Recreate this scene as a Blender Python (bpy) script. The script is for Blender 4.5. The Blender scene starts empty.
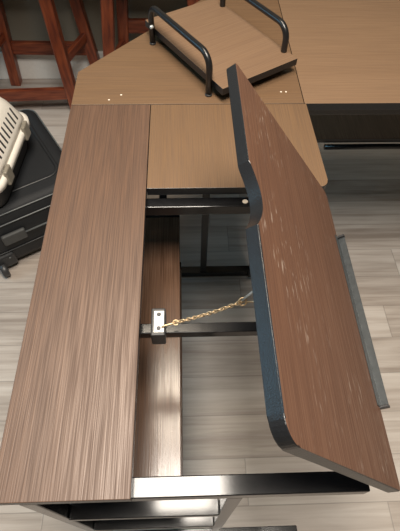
import bpy, bmesh, math, random
from mathutils import Vector, Matrix, noise
random.seed(7)
S = bpy.context.scene
COL = S.collection

# ------------------------------------------------------------------ camera, light, exposure
ZD = 0.75                                     # desk top height; desk coordinates are z = 0 on the desk top
cam = bpy.data.cameras.new('camera')
co = bpy.data.objects.new('camera', cam); COL.objects.link(co)
R_ = Vector((0.99943953, -0.02979508, 0.01526049))
U_ = Vector((0.01613407, 0.82815562, 0.56026598))
F_ = Vector((0.02933123, 0.55970575, -0.82817218))
m = Matrix((R_, U_, -F_)).transposed().to_4x4()
m.translation = Vector((0.240632, -0.07294999, 0.60770589 + ZD))
co.matrix_world = m
cam.sensor_fit = 'HORIZONTAL'; cam.sensor_width = 36.0
cam.lens = 451.034 * 36.0 / 400.0
cam.clip_start = 0.02
S.camera = co

w = bpy.data.worlds.new('world'); S.world = w; w.use_nodes = True
bg = w.node_tree.nodes['Background']
bg.inputs[0].default_value = (0.45, 0.62, 1.0, 1); bg.inputs[1].default_value = 0.35

def area(name, loc, target, sx, sy, power, color):
    l = bpy.data.lights.new(name, 'AREA'); l.shape = 'RECTANGLE'; l.size = sx; l.size_y = sy
    l.energy = power; l.color = color
    o = bpy.data.objects.new(name, l); COL.objects.link(o); o.location = loc
    o.rotation_euler = (Vector(target) - Vector(loc)).to_track_quat('-Z', 'Y').to_euler()
    return o
area('ceiling_lamp_light', (0.32, 0.12, 2.32), (0.32, 0.12, 0), 0.72, 0.6, 52, (1.0, 0.91, 0.80))
area('far_ceiling_lamp_light', (0.06, 0.78, 2.38), (0.06, 0.78, 0), 0.42, 0.4, 17, (1.0, 0.87, 0.70))
area('window_daylight', (-1.93, 0.95, 1.62), (0.3, 0.6, 1.0), 1.15, 0.85, 12.5, (0.33, 0.73, 1.0))
S.view_settings.view_transform = 'Standard'
S.view_settings.look = 'None'
S.view_settings.exposure = 0.0
S.view_settings.gamma = 1.0
S.view_settings.use_curve_mapping = False

# ------------------------------------------------------------------ materials
def nodes(name):
    mt = bpy.data.materials.new(name); mt.use_nodes = True
    nt = mt.node_tree; return mt, nt, nt.nodes['Principled BSDF']
def N(nt, t, **kw):
    n = nt.nodes.new(t)
    for k, v in kw.items():
        if k.startswith('i_'): n.inputs[k[2:].replace('_', ' ')].default_value = v
        else: setattr(n, k, v)
    return n
def L(nt, a, b): nt.links.new(a, b)
def ramp(nt, stops, interp='LINEAR'):
    r = nt.nodes.new('ShaderNodeValToRGB'); e = r.color_ramp.elements; r.color_ramp.interpolation = interp
    while len(e) < len(stops): e.new(0.5)
    for k, (p, c) in zip(e, stops):
        k.position = p; k.color = c if len(c) == 4 else (*c, 1)
    return r
def plain(name, col, rough=0.5, metal=0.0, bump=0.0, scale=300, var=0.12, ior=1.5):
    mt, nt, b = nodes(name)
    tc = N(nt, 'ShaderNodeTexCoord'); nz = N(nt, 'ShaderNodeTexNoise'); nz.inputs['Scale'].default_value = scale
    nz.inputs['Detail'].default_value = 3
    L(nt, tc.outputs['Object'], nz.inputs['Vector'])
    c0 = tuple(x * (1 - var) for x in col); c1 = tuple(min(1, x * (1 + var)) for x in col)
    r = ramp(nt, [(0.3, c0), (0.7, c1)]); L(nt, nz.outputs['Fac'], r.inputs['Fac'])
    L(nt, r.outputs['Color'], b.inputs['Base Color'])
    b.inputs['Roughness'].default_value = rough; b.inputs['Metallic'].default_value = metal; b.inputs['IOR'].default_value = ior
    if bump:
        bp = N(nt, 'ShaderNodeBump'); bp.inputs['Strength'].default_value = bump; bp.inputs['Distance'].default_value = 0.001
        L(nt, nz.outputs['Fac'], bp.inputs['Height']); L(nt, bp.outputs['Normal'], b.inputs['Normal'])
    return mt
def mapped(nt, scale, seed=(0, 0, 0)):
    tc = N(nt, 'ShaderNodeTexCoord'); mp = N(nt, 'ShaderNodeMapping')
    mp.inputs['Scale'].default_value = scale; mp.inputs['Location'].default_value = seed
    L(nt, tc.outputs['Object'], mp.inputs['Vector']); return mp.outputs['Vector']
def noise_tex(nt, vec, detail=4, rough=0.6, dist=0.0):
    n = N(nt, 'ShaderNodeTexNoise'); n.inputs['Scale'].default_value = 1.0
    n.inputs['Detail'].default_value = detail; n.inputs['Roughness'].default_value = rough
    n.inputs['Distortion'].default_value = dist
    L(nt, vec, n.inputs['Vector']); return n.outputs['Fac']
def wood(name, axis='Y', dark=(0.066, 0.033, 0.019), mid=(0.098, 0.052, 0.031), light=(0.138, 0.078, 0.05),
         rough=0.5, seed=0.0, scratches=False, bump=0.4, fine=640):
    mt, nt, b = nodes(name)
    def sc(across, along): return (across, along, across) if axis == 'Y' else (along, across, across)
    f1 = noise_tex(nt, mapped(nt, sc(fine, 9.0), (seed, 0, seed)), 2, 0.5)      # fine grain lines
    f2 = noise_tex(nt, mapped(nt, sc(28, 1.6), (seed + 3, 1, 2)), 3, 0.5, 0.1)  # broad bands
    mx = N(nt, 'ShaderNodeMath', operation='MULTIPLY'); L(nt, f1, mx.inputs[0]); mx.inputs[1].default_value = 0.8
    m2 = N(nt, 'ShaderNodeMath', operation='MULTIPLY_ADD'); L(nt, f2, m2.inputs[0]); m2.inputs[1].default_value = 0.2
    L(nt, mx.outputs[0], m2.inputs[2])
    r = ramp(nt, [(0.36, dark), (0.5, mid), (0.66, light)]); L(nt, m2.outputs[0], r.inputs['Fac'])
    colour = r.outputs['Color']
    if scratches:
        s1 = noise_tex(nt, mapped(nt, (260, 34, 260), (9, 4, 1)), 2, 0.5, 0.6)
        s2 = noise_tex(nt, mapped(nt, (9, 7, 9), (2, 8, 5)), 3, 0.6)
        rr = ramp(nt, [(0.63, (0, 0, 0)), (0.70, (1, 1, 1))]); L(nt, s1, rr.inputs['Fac'])
        r2 = ramp(nt, [(0.42, (0, 0, 0)), (0.6, (1, 1, 1))]); L(nt, s2, r2.inputs['Fac'])
        ms = N(nt, 'ShaderNodeMath', operation='MULTIPLY'); L(nt, rr.outputs['Color'], ms.inputs[0]); L(nt, r2.outputs['Color'], ms.inputs[1])
        m3 = N(nt, 'ShaderNodeMath', operation='MULTIPLY'); L(nt, ms.outputs[0], m3.inputs[0]); m3.inputs[1].default_value = 0.34
        mixc = N(nt, 'ShaderNodeMix', data_type='RGBA'); L(nt, m3.outputs[0], mixc.inputs['Factor'])
        L(nt, colour, mixc.inputs[6]); mixc.inputs[7].default_value = (0.55, 0.47, 0.4, 1)
        colour = mixc.outputs[2]
    L(nt, colour, b.inputs['Base Color']); b.inputs['IOR'].default_value = 1.58
    rm = N(nt, 'ShaderNodeMapRange'); L(nt, f1, rm.inputs['Value']); rm.inputs['From Min'].default_value = 0.35; rm.inputs['From Max'].default_value = 0.65
    rm.inputs['To Min'].default_value = rough * 1.3; rm.inputs['To Max'].default_value = rough * 0.8; L(nt, rm.outputs['Result'], b.inputs['Roughness'])
    bp = N(nt, 'ShaderNodeBump'); bp.inputs['Strength'].default_value = bump; bp.inputs['Distance'].default_value = 0.0006
    L(nt, f1, bp.inputs['Height']); L(nt, bp.outputs['Normal'], b.inputs['Normal'])
    return mt
def floor_mat():
    mt, nt, b = nodes('plank_floor')
    tc = N(nt, 'ShaderNodeTexCoord'); sp = N(nt, 'ShaderNodeSeparateXYZ'); L(nt, tc.outputs['Object'], sp.inputs[0])
    def mth(op, a, bb=None, c=None):
        n = N(nt, 'ShaderNodeMath', operation=op)
        for i, v in enumerate((a, bb, c)):
            if v is None: continue
            if isinstance(v, (int, float)): n.inputs[i].default_value = v
            else: L(nt, v, n.inputs[i])
        return n.outputs[0]
    row = mth('DIVIDE', mth('SUBTRACT', sp.outputs['Y'], 0.066), 0.12)
    ri = mth('FLOOR', row); rf = mth('FRACT', row)
    wn = N(nt, 'ShaderNodeTexWhiteNoise', noise_dimensions='1D'); L(nt, ri, wn.inputs['W'])
    xs = mth('DIVIDE', mth('ADD', sp.outputs['X'], mth('MULTIPLY', wn.outputs['Value'], 0.9)), 0.92)
    xi = mth('FLOOR', xs); xf = mth('FRACT', xs)
    cv = N(nt, 'ShaderNodeCombineXYZ'); L(nt, xi, cv.inputs[0]); L(nt, ri, cv.inputs[1])
    w2 = N(nt, 'ShaderNodeTexWhiteNoise', noise_dimensions='2D'); L(nt, cv.outputs[0], w2.inputs['Vector'])
    off = N(nt, 'ShaderNodeVectorMath', operation='MULTIPLY_ADD')
    L(nt, w2.outputs['Color'], off.inputs[0]); off.inputs[1].default_value = (7, 0, 9); 
    L(nt, tc.outputs['Object'], off.inputs[2])
    mp = N(nt, 'ShaderNodeMapping'); mp.inputs['Scale'].default_value = (2.2, 48, 1); L(nt, off.outputs[0], mp.inputs['Vector'])
    g = noise_tex(nt, mp.outputs['Vector'], 5, 0.62, 0.5)
    mp2 = N(nt, 'ShaderNodeMapping'); mp2.inputs['Scale'].default_value = (1.6, 9, 1); L(nt, off.outputs[0], mp2.inputs['Vector'])
    g2 = noise_tex(nt, mp2.outputs['Vector'], 3, 0.6, 0.6)
    t = mth('ADD', mth('MULTIPLY', g, 0.5), mth('ADD', mth('MULTIPLY', g2, 0.4), mth('MULTIPLY', w2.outputs['Value'], 0.16)))
    r = ramp(nt, [(0.37, (0.27, 0.225, 0.192)), (0.52, (0.44, 0.388, 0.345)), (0.67, (0.57, 0.525, 0.48))]); L(nt, t, r.inputs['Fac'])
    ey = mth('MINIMUM', rf, mth('SUBTRACT', 1.0, rf)); ex = mth('MINIMUM', xf, mth('SUBTRACT', 1.0, xf))
    gap = mth('MINIMUM', mth('DIVIDE', ey, 0.016), mth('DIVIDE', ex, 0.0025)); gp = mth('MINIMUM', gap, 1.0)
    gq = mth('MULTIPLY_ADD', gp, 0.4, 0.6)
    mx = N(nt, 'ShaderNodeMix', data_type='RGBA'); mx.blend_type = 'MULTIPLY'; mx.inputs['Factor'].default_value = 1
    L(nt, r.outputs['Color'], mx.inputs[6]); L(nt, gq, mx.inputs[7])
    L(nt, mx.outputs[2], b.inputs['Base Color']); b.inputs['Roughness'].default_value = 0.42
    bp = N(nt, 'ShaderNodeBump'); bp.inputs['Strength'].default_value = 0.3; bp.inputs['Distance'].default_value = 0.001
    L(nt, mth('ADD', gp, mth('MULTIPLY', g, 0.3)), bp.inputs['Height']); L(nt, bp.outputs['Normal'], b.inputs['Normal'])
    return mt

M = dict(
    strip=wood('walnut_laminate_lengthwise', 'Y', seed=1.3),
    rear=wood('walnut_laminate_infill', 'Y', dark=(0.118, 0.066, 0.032), mid=(0.142, 0.081, 0.041), light=(0.168, 0.099, 0.052), seed=6.1),
    cross=wood('walnut_laminate_crosswise', 'X', dark=(0.118, 0.066, 0.032), mid=(0.142, 0.081, 0.041), light=(0.168, 0.099, 0.052), seed=3.7),
    wing=wood('walnut_laminate_wing', 'X', dark=(0.165, 0.098, 0.055), mid=(0.192, 0.117, 0.067), light=(0.22, 0.137, 0.08), seed=8.2),
    panel=wood('walnut_laminate_scratched', 'Y', seed=4.4, scratches=True, dark=(0.085, 0.038, 0.021), mid=(0.113, 0.053, 0.031), light=(0.145, 0.074, 0.045)),
    shelf=wood('walnut_laminate_shelf', 'Y', seed=9.9, rough=0.21, bump=0.15),
    riser=wood('walnut_laminate_riser', 'X', seed=2.2, dark=(0.155, 0.09, 0.051), mid=(0.182, 0.109, 0.063), light=(0.21, 0.13, 0.077)),
    band=plain('black_edge_band', (0.010, 0.011, 0.013), 0.3, 0, 0.3, 700),
    black=plain('black_gloss_metal', (0.010, 0.010, 0.011), 0.17, 0, 0.05, 60, ior=1.55),
    tube=plain('black_satin_tube', (0.009, 0.009, 0.01), 0.3, 0, 0.05, 80),
    plastic=plain('black_plastic', (0.035, 0.035, 0.037), 0.4, 0, 0.1, 400),
    greyplastic=plain('grey_plastic', (0.06, 0.063, 0.064), 0.5, 0, 0.1, 300),
    lip=plain('grey_metal_lip', (0.055, 0.062, 0.066), 0.34, 0.3, 0.2, 120),
    plate=plain('zinc_plate', (0.72, 0.72, 0.7), 0.42, 0.35, 0.05, 200),
    screw=plain('dark_steel_screw', (0.05, 0.05, 0.055), 0.4, 0.5, 0, 200),
    gold=plain('brass_chain', (0.66, 0.5, 0.31), 0.45, 0.75, 0, 200),
    strap=plain('pale_metal_hook', (0.6, 0.64, 0.64), 0.35, 0.5, 0, 200),
    cap=plain('pale_cover_cap', (0.7, 0.62, 0.52), 0.5, 0, 0, 100),
    redwood=wood('mahogany_stain', 'Y', dark=(0.1, 0.02, 0.009), mid=(0.19, 0.042, 0.017), light=(0.27, 0.07, 0.028), rough=0.35, seed=5, bump=0.1, fine=90),
    fabric=plain('black_luggage_cloth', (0.014, 0.016, 0.019), 0.62, 0, 0.9, 900, 0.3),
    piping=plain('grey_piping', (0.11, 0.12, 0.125), 0.35, 0, 0.1, 200),
    trim=plain('charcoal_trim', (0.022, 0.024, 0.027), 0.42, 0, 0.2, 200),
    cream=plain('cream_plastic', (0.86, 0.82, 0.75), 0.42, 0, 0.06, 150, 0.04),
    tan=plain('tan_latch_plastic', (0.27, 0.245, 0.2), 0.45, 0, 0.06, 150),
    dark=plain('dark_grey_shell', (0.03, 0.03, 0.031), 0.5, 0, 0.2, 200),
    wall=plain('beige_wall_paint', (0.25, 0.23, 0.187), 0.85, 0, 0.15, 180, 0.03),
    ceil=plain('white_ceiling_paint', (0.5, 0.49, 0.46), 0.9, 0, 0.2, 150, 0.02),
    white=plain('white_trim_paint', (0.78, 0.77, 0.74), 0.45, 0, 0.03, 60, 0.03),
    floor=floor_mat(),
)

# ------------------------------------------------------------------ mesh helpers
def link(name, bm, mats, parent=None, smooth=False, loc=None):
    me = bpy.data.meshes.new(name)
    bmesh.ops.recalc_face_normals(bm, faces=bm.faces)
    bm.to_mesh(me); bm.free()
    for k in (mats if isinstance(mats, (list, tuple)) else [mats]): me.materials.append(M[k])
    if smooth:
        for p in me.polygons: p.use_smooth = True
    o = bpy.data.objects.new(name, me); COL.objects.link(o)
    if parent: o.parent = parent
    return o
def empty(name, loc, label, cat, group=None):
    o = bpy.data.objects.new(name, None); COL.objects.link(o); o.location = loc; o.empty_display_size = 0.05
    o['label'] = label; o['category'] = cat
    if group: o['group'] = group
    return o
def structure(o): o['kind'] = 'structure'; return o
def add_box(bm, a, b, bevel=0.0, seg=2, mat=0, mtx=None):
    """box between corners a and b"""
    vs = [bm.verts.new((x, y, z)) for x in (a[0], b[0]) for y in (a[1], b[1]) for z in (a[2], b[2])]
    idx = [(0, 1, 3, 2), (4, 6, 7, 5), (0, 4, 5, 1), (2, 3, 7, 6), (0, 2, 6, 4), (1, 5, 7, 3)]
    fs = [bm.faces.new([vs[i] for i in f]) for f in idx]
    for f in fs: f.material_index = mat
    vv = vs
    if bevel:
        es = list({e for f in fs for e in f.edges})
        r = bmesh.ops.bevel(bm, geom=es, offset=bevel, segments=seg, profile=0.5, affect='EDGES')
        for f in r['faces']: f.material_index = mat
        vv = list({v for f in r['faces'] for v in f.verts} | {v for v in vs if v.is_valid})
    if mtx is not None: bmesh.ops.transform(bm, matrix=mtx, verts=vv)
    return vv
def add_tube(bm, pts, r, n=12, closed=False, mat=0, ry=None):
    pts = [Vector(p) for p in pts]; rings = []; up = None
    k = len(pts)
    for i, p in enumerate(pts):
        if closed: t = (pts[(i + 1) % k] - pts[i - 1]).normalized()
        elif i == 0: t = (pts[1] - p).normalized()
        elif i == k - 1: t = (p - pts[-2]).normalized()
        else: t = ((pts[i + 1] - p).normalized() + (p - pts[i - 1]).normalized()).normalized()
        if up is None:
            up = Vector((0, 0, 1)) if abs(t.z) < 0.9 else Vector((1, 0, 0))
        up = (up - t * up.dot(t)).normalized(); s = t.cross(up)
        rr = r[i] if isinstance(r, (list, tuple)) else r
        rings.append([bm.verts.new(p + (s * math.cos(a) * rr + up * math.sin(a) * (ry or rr))) for a in [2 * math.pi * j / n for j in range(n)]])
    for i in range(k if closed else k - 1):
        A, B = rings[i], rings[(i + 1) % k]
        for j in range(n):
            f = bm.faces.new((A[j], A[(j + 1) % n], B[(j + 1) % n], B[j])); f.smooth = True; f.material_index = mat
    if not closed:
        for R in (rings[0], rings[-1]):
            f = bm.faces.new(R); f.material_index = mat
def add_cyl(bm, p0, p1, r, n=20, bevel=0, mat=0, r2=None):
    p0, p1 = Vector(p0), Vector(p1)
    d = (p1 - p0).normalized(); b = bevel
    pts = [p0, p0 + d * b, p1 - d * b, p1] if b else [p0, p1]
    rr = [r - b, r, r2 or r, (r2 or r) - b] if b else [r, r2 or r]
    add_tube(bm, pts, rr, n, mat=mat)
def arc(cx, cy, r, a0, a1, n=6):
    return [(cx + r * math.cos(math.radians(a0 + (a1 - a0) * i / n)), cy + r * math.sin(math.radians(a0 + (a1 - a0) * i / n))) for i in range(n + 1)]
def slab(name, outline, ztop, thick, mats, parent, frame=None, bevel=0.001, bottom=1):
    """a board: laminate on top (material 0), edge band around it (material 1)"""
    bm = bmesh.new()
    top = [bm.verts.new((x, y, ztop)) for x, y in outline]; bot = [bm.verts.new((x, y, ztop - thick)) for x, y in outline]
    n = len(outline)
    ft = bm.faces.new(top); fb = bm.faces.new(list(reversed(bot)))
    for i in range(n): bm.faces.new((top[i], bot[i], bot[(i + 1) % n], top[(i + 1) % n]))
    es = list(ft.edges) + list(fb.edges)
    bmesh.ops.bevel(bm, geom=es, offset=bevel, segments=2, profile=0.5, affect='EDGES')
    bm.normal_update()
    for f in bm.faces:
        f.material_index = 0 if f.normal.z > 0.8 or (bottom == 0 and f.normal.z < -0.8) else 1
    if frame is not None: bmesh.ops.transform(bm, matrix=frame, verts=bm.verts)
    return link(name, bm, mats, parent)

# ------------------------------------------------------------------ room (world coordinates, floor z = 0)
XL, XR, YF, YB, ZC = -2.0, 2.6, -1.8, 2.0, 2.45
def simple(name, a, b, mat, bevel=0.0):
    bm = bmesh.new(); add_box(bm, a, b, bevel); return structure(link(name, bm, mat))
simple('floor', (XL - .1, YF - .1, -0.05), (XR + .1, YB + .1, 0), 'floor')
simple('ceiling', (XL - .1, YF - .1, ZC), (XR + .1, YB + .1, ZC + .05), 'ceil')
simple('wall_back', (XL - .1, YB, 0), (XR + .1, YB + .1, ZC), 'wall')
simple('wall_front', (XL - .1, YF - .1, 0), (XR + .1, YF, ZC), 'wall')
simple('wall_right', (XR, YF, 0), (XR + .1, YB, ZC), 'wall')
bm = bmesh.new()                                # left wall with a window opening
wy0, wy1, wz0, wz1 = 0.32, 1.58, 1.14, 2.10
for a, b in (((XL - .1, YF, 0), (XL, wy0, ZC)), ((XL - .1, wy1, 0), (XL, YB, ZC)), ((XL - .1, wy0, 0), (XL, wy1, wz0)), ((XL - .1, wy0, wz1), (XL, wy1, ZC))):
    add_box(bm, a, b)
structure(link('wall_left', bm, 'wall'))
bm = bmesh.new()
for a, b in (((XL - .08, wy0, wz0), (XL + .01, wy0 + .05, wz1)), ((XL - .08, wy1 - .05, wz0), (XL + .01, wy1, wz1)),
             ((XL - .08, wy0, wz0), (XL + .01, wy1, wz0 + .05)), ((XL - .08, wy0, wz1 - .05), (XL + .01, wy1, wz1))):
    add_box(bm, a, b, 0.004)
structure(link('window_1', bm, 'white'))
simple('baseboard_back', (XL, YB - .016, 0), (XR, YB, 0.14), 'white', 0.004)
simple('baseboard_left', (XL, YF, 0), (XL + .016, YB - .016, 0.14), 'white', 0.004)

simple('shade_ledge_1', (-1.6, 1.4, 0.9), (0.75, YB, 0.94), 'wall', 0.004)      # unseen ledge, added above the frame to cast shade on the stools

# ------------------------------------------------------------------ the desk
desk = empty('corner_desk', (0, 0, ZD), 'L-shaped walnut laminate desk with black metal frame and raised tilting panel', 'desk')
W, W1, YC, YS = 0.5, 0.169, 0.756, 0.510
G = 0.0005
T = 0.018
slab('fixed_top_strip', [(0, 0), (W1 - G, 0), (W1 - G, YC - G), (0, YC - G)], 0, T, ['strip', 'band'], desk)
r = 0.018
slab('infill_top', [(W1 + G, YS)] + arc(W + 0.008 - r, YS + r, r, -90, 0) + [(W + 0.005, YC - G), (W1 + G, YC - G)], 0, T, ['rear', 'band'], desk)
slab('corner_top', [(0, YC + G), (W, YC + G), (W, 1.256), (0.335, 1.256), (0, 0.875)], 0, T, ['cross', 'band'], desk)
slab('wing_top', [(W + 2 * G, YC), (1.25, YC), (1.25, 1.256), (W + 2 * G, 1.256)], 0, T, ['wing', 'band'], desk)
# tilting panel: outline in (distance up the slope, y)
TH = 0.9444; WP = 0.317; Y0, Y1 = 0.004, 0.489
n_ = Vector((math.sin(TH), 0, math.cos(TH))); u_ = Vector((-math.cos(TH), 0, math.sin(TH)))
fr = Matrix(((u_.x, 0, n_.x, W), (0, 1, 0, 0), (u_.z, 0, n_.z, 0), (0, 0, 0, 1)))
LO = 0.006
ol = arc(LO + 0.008, Y0 + 0.008, 0.008, 180, 270, 3) + arc(WP - 0.022, Y0 + 0.022, 0.022, -90, 0, 8)
ny, nh, nd = 0.257, 0.045, 0.019                          # finger notch
for i in range(25):
    t = -1 + 2 * i / 24
    f = 1 - t * t
    ol.append((WP - nd * f ** 1.1, ny + nh * t))
ol += arc(WP - 0.006, Y1 - 0.006, 0.006, 0, 90, 3) + arc(LO + 0.012, Y1 - 0.012, 0.012, 90, 180, 4)
TP = 0.0155
ol = [(x * (1 + 0.022 * max(0.0, y - 0.05) / 0.44), y - (0.006 * (1 - x / WP) if y < 0.05 else 0)) for x, y in ol]      # the raised edge runs very slightly out of square
panel = slab('tilting_panel', ol, 0, TP, ['panel', 'band'], desk, fr, 0.0013, bottom=0)
panel['label'] = 'raised scratched panel with dark edge and finger notch'
bm = bmesh.new()                                         # retaining lip on the low side
add_box(bm, (LO - 0.0014, 0.1, -0.012), (LO - 0.0002, 0.385, 0.0115), 0.0004, 1)
add_box(bm, (LO - 0.0004, 0.1, 0.0002), (LO + 0.014, 0.385, 0.0012), 0.0004, 1)
bmesh.ops.transform(bm, matrix=fr, verts=bm.verts)
lip = link('retaining_lip', bm, 'lip', panel); lip['label'] = 'narrow grey metal lip'
for yy in (0.1, 0.385):
    bm = bmesh.new(); add_box(bm, (LO - 0.003, yy - 0.002, -0.012), (LO + 0.005, yy + 0.002, 0.0122), 0.0008, 1)
    bmesh.ops.transform(bm, matrix=fr, verts=bm.verts); link('lip_end', bm, 'plastic', panel)
for yy in (0.06, 0.41):
    bm = bmesh.new(); add_cyl(bm, (0.492, yy - 0.025, -0.0175), (0.492, yy + 0.025, -0.0175), 0.005, 12)
    link('hinge', bm, 'black', desk)
# frame: each bar a part
def bar(name, a, b, parent=desk, mat='black', bev=0.0015):
    bm = bmesh.new(); add_box(bm, a, b, bev, 2); return link(name, bm, mat, parent)
bar('frame_beam', (0.02, 0.003, -0.045), (0.468, 0.028, -0.0195))
bar('frame_beam', (0.02, 0.028, -0.045), (0.045, 0.49, -0.0195))
bar('hinge_beam', (0.452, 0.0285, -0.0475), (0.477, 0.49, -0.0245))
bar('cross_beam', (0.02, 0.4905, -0.053), (0.477, 0.514, -0.030))
bar('clamp_rail', (0.045, 0.232, -0.046), (0.452, 0.249, -0.028))
bar('frame_beam', (0.345, 1.2, -0.045), (1.22, 1.225, -0.0185))
bar('frame_beam', (0.48, 0.775, -0.045), (1.22, 0.8, -0.0185))
bar('frame_beam', (0.02, 0.515, -0.045), (0.045, 0.84, -0.0185))
for nm, x, y, zt in (('leg', 0.02, 0.003, -0.046), ('leg', 0.288, 0.003, -0.046), ('leg', 0.02, 0.797, -0.046), ('leg', 0.288, 0.797, -0.0186),
                     ('leg', 0.455, 0.775, -0.0186), ('leg', 1.22, 0.775, -0.0186), ('leg', 1.22, 1.2, -0.0186), ('leg', 0.36, 1.2, -0.046)):
    bar(nm, (x, y, -0.728), (x + 0.021, y + 0.022, zt))
bar('foot_bar', (0.0, -0.008, -0.747), (0.513, 0.016, -0.727))
bar('foot_bar', (0.0, 0.794, -0.747), (0.513, 0.823, -0.722))
for z in (-0.235, -0.46):
    bar('shelf_rail', (0.0415, 0.001, z - 0.02), (0.2875, 0.027, z))
    bar('shelf_rail', (0.03, 0.64, z - 0.022), (0.225, 0.662, z))
    for x in (0.0205, 0.172):
        bar('shelf_runner', (x, 0.0275, z - 0.036), (x + 0.02, 0.7965, z - 0.0225 if x > .1 else z - 0.0155))
    bar('shelf_rail', (0.0415, 0.7975, z - 0.0355), (0.172, 0.8175, z - 0.0235))
    slab('shelf_board', [(0.03, 0.0275), (0.225, 0.0275), (0.225, 0.6395), (0.03, 0.6395)], z, 0.015, ['shelf', 'band'], desk)
slab('wing_shelf', [(0.48, 1.052), (1.219, 1.052), (1.219, 1.26), (0.48, 1.26)], -0.35, 0.015, ['shelf', 'band'], desk)
bm = bmesh.new(); add_tube(bm, [(0.69, 1.045, -0.376), (1.219, 1.045, -0.376)], 0.009, 12); link('shelf_support_tube', bm, 'black', desk)
bar('shelf_rail', (0.478, 1.2265, -0.373), (1.241, 1.2465, -0.3655))
# bracket, chain and hook that hold the panel
blk = bar('rail_clamp', (0.1845, 0.2215, -0.0475), (0.2065, 0.268, -0.013), desk, 'plastic', 0.002)
pl = bar('clamp_plate', (0.189, 0.2255, -0.013), (0.2045, 0.262, -0.0112), blk, 'plate', 0.0006)
pl['label'] = 'small pale metal plate with two screws'
for yy in (0.232, 0.2555):
    bm = bmesh.new(); add_cyl(bm, (0.1965, yy, -0.0112), (0.1965, yy, -0.0098), 0.0034, 16, 0.0005)
    add_box(bm, (0.1942, yy - 0.0004, -0.0098), (0.1988, yy + 0.0004, -0.0096))
    link('screw', bm, 'screw', blk)
P0 = Vector((0.205, 0.2350, -0.009)); P1 = Vector((0.2225, 0.2390, -0.007)); P2 = Vector((0.317, 0.233, 0.064)); P3 = Vector((0.362, 0.222, 0.128))
bm = bmesh.new()
add_tube(bm, [P0 + Vector((-.004, -.002, -.001)), P0, P0.lerp(P1, .5), P1], 0.0016, 8)
add_tube(bm, [P1 + Vector((0.0042 * math.cos(a), 0.0042 * math.sin(a), 0)) for a in [i * math.pi / 6 for i in range(12)]], 0.0011, 6, True)
link('anchor_link', bm, 'gold', blk)
bm = bmesh.new(); nl = 22
for i in range(nl):
    def pt(t): return P1.lerp(P2, t) + Vector((0, 0, -0.004 * math.sin(math.pi * t)))
    a, b = pt(i / nl), pt((i + 1) / nl); d = (b - a); mid = (a + b) / 2; ln = d.length
    d.normalize(); s = d.cross(Vector((0, 1, 0))).normalized(); q = d.cross(s)
    s, q = (s * math.cos(i * 1.35) + q * math.sin(i * 1.35)), None
    add_tube(bm, [mid + d * (ln * 0.82 * math.cos(k)) + s * (0.0024 * math.sin(k)) for k in [j * math.pi / 5 for j in range(10)]], 0.0009, 6, True)
ch = link('chain', bm, 'gold', desk); ch['label'] = 'short twisted brass chain'
bm = bmesh.new()
add_tube(bm, [P2 + Vector((0.0055 * math.cos(a), 0.003 * math.sin(a), 0.0055 * math.sin(a))) for a in [i * math.pi / 6 for i in range(12)]], 0.0013, 6, True)
add_tube(bm, [P2 + Vector((0.003, -.001, 0.001)), P2 + Vector((0.014, -.006, 0.010)), P2 + Vector((0.03, -.006, 0.022))], 0.0012, 6)
link('ring', bm, 'gold', desk)
bm = bmesh.new(); add_tube(bm, [P2 + Vector((-.002, 0.001, 0)), P2.lerp(P3, .3) + Vector((0, 0.006, 0.006)), P2.lerp(P3, .7) + Vector((0, 0.005, 0.005)), P3], 0.0022, 8, ry=0.0011)
link('hook', bm, 'strap', desk)
bm = bmesh.new(); e = Vector((W, 0, 0)) + u_ * 0.185 - n_ * (TP + 0.0015)
add_tube(bm, [e + Vector((0, 0.222 - 0.012, 0)), e + Vector((0, 0.222, 0)) - n_ * 0.004, e + Vector((0, 0.222 + 0.012, 0))], 0.003, 8); link('panel_eyelet', bm, 'plate', panel)
bm = bmesh.new(); add_cyl(bm, (0.353, 0.502, -0.0302), (0.353, 0.502, -0.0285), 0.0055, 18, 0.0006)
bp_ = link('bumper_pad', bm, 'cap', desk); bp_['label'] = 'small round white pad'
for x, y in ((0.455, 0.797), (0.466, 0.797), (0.104, 0.789), (0.079, 0.772)):
    bm = bmesh.new(); add_cyl(bm, (x, y, 0.0), (x, y, 0.0006), 0.0022, 12, 0.0002)
    link('cover_cap', bm, 'cap', desk)

# ------------------------------------------------------------------ monitor stand on the corner
ang = math.radians(32); c_, s_ = math.cos(ang), math.sin(ang)
st = empty('monitor_stand', (0.295, 0.787, ZD), 'small walnut monitor riser with black tubular side rails on the desk corner', 'monitor stand')
st.rotation_euler = (0, 0, ang)
bd = slab('board', [(0.0065, -0.04), (0.2125, -0.038), (0.2125, 0.285), (0.0065, 0.285)], 0.036, 0.016, ['riser', 'band'], st)
for x in (-0.001, 0.204):
    h, r = 0.092, 0.03
    pts = [(x, 0, 0.004), (x, 0, h - r)] + [(x, yy, zz) for yy, zz in arc(r, h - r, r, 180, 90, 7)[1:]]
    pts += [(x, yy, zz) for yy, zz in arc(0.24 - r, h - r, r, 90, 0, 7)] + [(x, 0.24, 0.004)]
    bm = bmesh.new(); add_tube(bm, pts, 0.007, 14); link('tubular_handle', bm, 'tube', st)
    for yy in (0, 0.24):
        bm = bmesh.new(); add_cyl(bm, (x, yy, 0), (x, yy, 0.005), 0.0078, 16, 0.001); link('foot', bm, 'plastic', st)
bm = bmesh.new(); add_cyl(bm, (-0.0125, 0.225, 0.05), (-0.0055, 0.225, 0.05), 0.004, 12, 0.0006); link('bolt', bm, 'strap', st)

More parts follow.
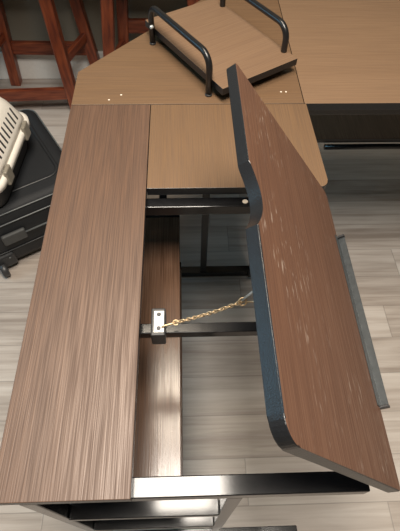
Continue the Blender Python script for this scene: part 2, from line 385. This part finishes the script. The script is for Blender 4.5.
# ------------------------------------------------------------------ bar stools by the back wall
def stool(name, legs, label, rails, seat):
    cx = sum(l[1][0] for l in legs) / 4; cy = sum(l[1][1] for l in legs) / 4
    t = empty(name, (cx, cy, 0), label, 'stool', 'wooden bar stools by the back wall')
    base = Vector((cx, cy, 0))
    def beam(nm, a, b, w_, h_, par=t):
        a, b = Vector(a) - base, Vector(b) - base
        d = b - a; ln = d.length
        bm = bmesh.new(); add_box(bm, (-w_ / 2, 0, -h_ / 2), (w_ / 2, ln, h_ / 2), 0.004, 2)
        o = link(nm, bm, 'redwood', par)
        y = d.normalized(); z = Vector((0, 0, 1)) if abs(y.z) < 0.6 else Vector((0, 1, 0))
        x = y.cross(z).normalized(); z = x.cross(y)
        mm = Matrix((x, y, z)).transposed().to_4x4(); mm.translation = a; o.matrix_local = mm
        return o
    def at(i, z):
        tp, ft = Vector(legs[i][0]), Vector(legs[i][1]); k = (z - ft.z) / (tp.z - ft.z); return ft.lerp(tp, k)
    for tp, ft in legs: beam('leg', ft, tp, 0.047, 0.047)
    for i, j, z, hh in rails:
        a, b = at(i, z), at(j, z); d = (b - a).normalized(); beam('stretcher', a + d * 0.02, b - d * 0.02, 0.022, hh)
    tops = [Vector(l[0]) for l in legs]; tc = sum(tops, Vector()) / 4
    ex = ((tops[1] - tops[0]) + (tops[2] - tops[3])).normalized(); ey = Vector((-ex.y, ex.x, 0))
    bm = bmesh.new(); sw, sd = seat                    # dished saddle seat
    nx, nyy = 12, 8; g = []
    for lay in (0, 1):
        g.append([[bm.verts.new(tc - base + ex * (sw * (i / nx - .5)) + ey * (sd * (j / nyy - .5)) + Vector((0, 0, (0.034 + 0.02 * (2 * i / nx - 1) ** 2) if lay else 0.001))) for j in range(nyy + 1)] for i in range(nx + 1)])
    for lay in (0, 1):
        for i in range(nx):
            for j in range(nyy): bm.faces.new((g[lay][i][j], g[lay][i + 1][j], g[lay][i + 1][j + 1], g[lay][i][j + 1]))
    for i in range(nx):
        for j in (0, nyy): bm.faces.new((g[0][i][j], g[0][i + 1][j], g[1][i + 1][j], g[1][i][j]))
    for j in range(nyy):
        for i in (0, nx): bm.faces.new((g[0][i][j], g[0][i][j + 1], g[1][i][j + 1], g[1][i][j]))
    link('seat', bm, 'redwood', t)
    return t
# legs in the order back left, back right, front right, front left: (top, foot)
zt = 0.62
stool('bar_stool', [((-0.532, 1.95, zt), (-0.585, 1.95, 0)), ((-0.237, 1.94, zt), (-0.165, 1.94, 0)), ((-0.278, 1.73, zt), (-0.262, 1.73, 0)), ((-0.57, 1.72, zt), (-0.64, 1.71, 0))],
      'red-brown wooden bar stool standing behind the black suitcase and pet carrier',
      [(0, 1, 0.185, 0.06), (3, 2, 0.098, 0.055), (2, 1, 0.25, 0.04), (0, 3, 0.25, 0.04)], (0.42, 0.3))
stool('bar_stool', [((0.002, 1.94, zt), (-0.048, 1.94, 0)), ((0.3, 1.94, zt), (0.36, 1.94, 0)), ((0.27, 1.72, zt), (0.33, 1.71, 0)), ((-0.032, 1.72, zt), (-0.098, 1.72, 0))],
      'red-brown wooden bar stool standing behind the clipped corner of the desk',
      [(0, 1, 0.29, 0.06), (3, 2, 0.098, 0.055), (2, 1, 0.25, 0.04), (0, 3, 0.22, 0.04)], (0.42, 0.3))

# ------------------------------------------------------------------ suitcase lying on the floor
def rounded_rect(x0, y0, x1, y1, r, n=5):
    return arc(x1 - r, y0 + r, r, -90, 0, n) + arc(x1 - r, y1 - r, r, 0, 90, n) + arc(x0 + r, y1 - r, r, 90, 180, n) + arc(x0 + r, y0 + r, r, 180, 270, n)
def loft(bm, layers, mat=0, caps=True, smooth=True):
    """layers: (outline, z); equal point counts"""
    rings = [[bm.verts.new((x, y, z)) for x, y in o] for o, z in layers]
    n = len(rings[0])
    for A, B in zip(rings, rings[1:]):
        for i in range(n):
            f = bm.faces.new((A[i], A[(i + 1) % n], B[(i + 1) % n], B[i])); f.smooth = smooth; f.material_index = mat
    if caps:
        bm.faces.new(rings[0]).material_index = mat; bm.faces.new(rings[-1]).material_index = mat
SA = math.radians(121)                               # local +x runs up the right-hand side, local +y to the left
sc = empty('suitcase', (-0.1, 1.015, 0.0), 'black fabric wheeled suitcase lying flat beside the desk under the pet carrier', 'suitcase')
sc.rotation_euler = (0, 0, SA)
sl, sw_, z0, z1 = 0.47, 0.39, 0.02, 0.272
bm = bmesh.new()
def rr(i, r): return rounded_rect(i, i, sl - i, sw_ - i, r)
loft(bm, [(rr(.02, .035), z0), (rr(.006, .045), z0 + .012), (rr(0, .05), z0 + .03), (rr(0, .05), z1 - .03), (rr(.004, .047), z1 - .012), (rr(.016, .04), z1 - .002), (rr(.03, .035), z1)])
body = link('body', bm, 'fabric', sc)
for k, (zz, ins) in enumerate(((z1 - .012, .0015), (z1 - .052, -.003))):
    bm = bmesh.new(); add_tube(bm, [(x, y, zz) for x, y in rr(ins, .048)], 0.0024, 8, True); link('piping', bm, 'piping', sc)
bm = bmesh.new(); add_tube(bm, [(x, y, z0 + .075) for x, y in rr(-.002, .05)], 0.0022, 8, True); link('zip_seam', bm, 'trim', sc)
bm = bmesh.new()                                     # raised pocket outline on the lid
add_tube(bm, [(x, y, z1 + .001) for x, y in rounded_rect(.07, .05, sl - .06, sw_ - .05, .04)], 0.006, 8, True, ry=0.003); link('pocket_seam', bm, 'trim', sc)
bm = bmesh.new()                                     # flat carry handle on the near face (local -x)
add_box(bm, (-0.016, 0.235, 0.135), (-0.001, 0.315, 0.18), 0.006, 3); link('grip_pad', bm, 'greyplastic', sc)
bm = bmesh.new(); add_tube(bm, [(-0.004, 0.08, 0.16), (-0.012, 0.11, 0.162), (-0.012, 0.24, 0.162)], 0.003, 8); link('zip_pull_cord', bm, 'piping', sc)
for y0, y1 in ((0.005, 0.075), (0.3, 0.372)):
    bm = bmesh.new(); add_box(bm, (-0.008, y0, 0.022), (0.04, y1, 0.088), 0.012, 3); hs = link('wheel_housing', bm, 'trim', sc)
    bm = bmesh.new(); yy = (y0 + y1) / 2 + (0.02 if y0 > 0.2 else -0.01)
    add_cyl(bm, (-0.012, yy - 0.011, 0.026), (-0.012, yy + 0.011, 0.026), 0.026, 24, 0.004); link('wheel', bm, 'plastic', sc)
    bm = bmesh.new(); add_cyl(bm, (-0.0105, y0 + .02, 0.07), (-0.0075, y0 + .02, 0.07), 0.004, 12, 0.0008); link('rivet', bm, 'piping', sc)

# ------------------------------------------------------------------ pet carrier on the suitcase
pc = empty('pet_carrier', (-0.427, 1.035, 0.279), 'cream plastic pet carrier with slotted side vents on top of the black suitcase', 'pet carrier')
pc.rotation_euler = (0, 0, math.radians(-4))
hx, hy, zr = 0.145, 0.185, 0.1
def cr(i, r): return rounded_rect(-hx + i, -hy + i, hx - i, hy - i, r, 6)
bm = bmesh.new(); loft(bm, [(cr(.035, .04), 0), (cr(.026, .05), .012), (cr(.012, .05), zr - .008), (cr(.012, .05), zr)]); link('base_shell', bm, 'dark', pc)
bm = bmesh.new(); loft(bm, [(cr(.006, .05), zr - .012), (cr(-.002, .055), zr - .008), (cr(-.002, .055), zr + .012), (cr(.006, .05), zr + .016)]); link('rim', bm, 'cream', pc)
bm = bmesh.new()
prof = [(.008, zr + .014), (.014, zr + .035), (.030, zr + .085), (.045, zr + .115), (.066, zr + .133), (.1, zr + .14)]
loft(bm, [(cr(i, max(.03, .05)), z) for i, z in prof]); up = link('roof_shell', bm, 'cream', pc)
for k in range(11):                                   # vents on the side that faces the desk
    yy = -0.115 + k * 0.0225
    bm = bmesh.new(); xa, za, xb, zb = hx - .0155, zr + .041, hx - .0285, zr + .081
    d = Vector((xb - xa, 0, zb - za)).normalized(); nn = Vector((d.z, 0, -d.x))
    add_tube(bm, [Vector((xa, yy, za)) - nn * .0012, Vector((xb, yy, zb)) - nn * .0012], 0.0046, 10, ry=0.0024)
    link('vent_slot', bm, 'dark', up)
for yy in (-0.1, 0.1):
    bm = bmesh.new(); add_box(bm, (hx - .004, yy - .02, zr - .022), (hx + .008, yy + .02, zr + .03), .004, 2); link('latch', bm, 'tan', pc)
bm = bmesh.new()
hz = zr + .138
add_tube(bm, [(0, -.08, hz), (0, -.075, hz + .02), (0, -.055, hz + .032), (0, .055, hz + .032), (0, .075, hz + .02), (0, .08, hz)], 0.009, 12); link('handle', bm, 'tan', pc)
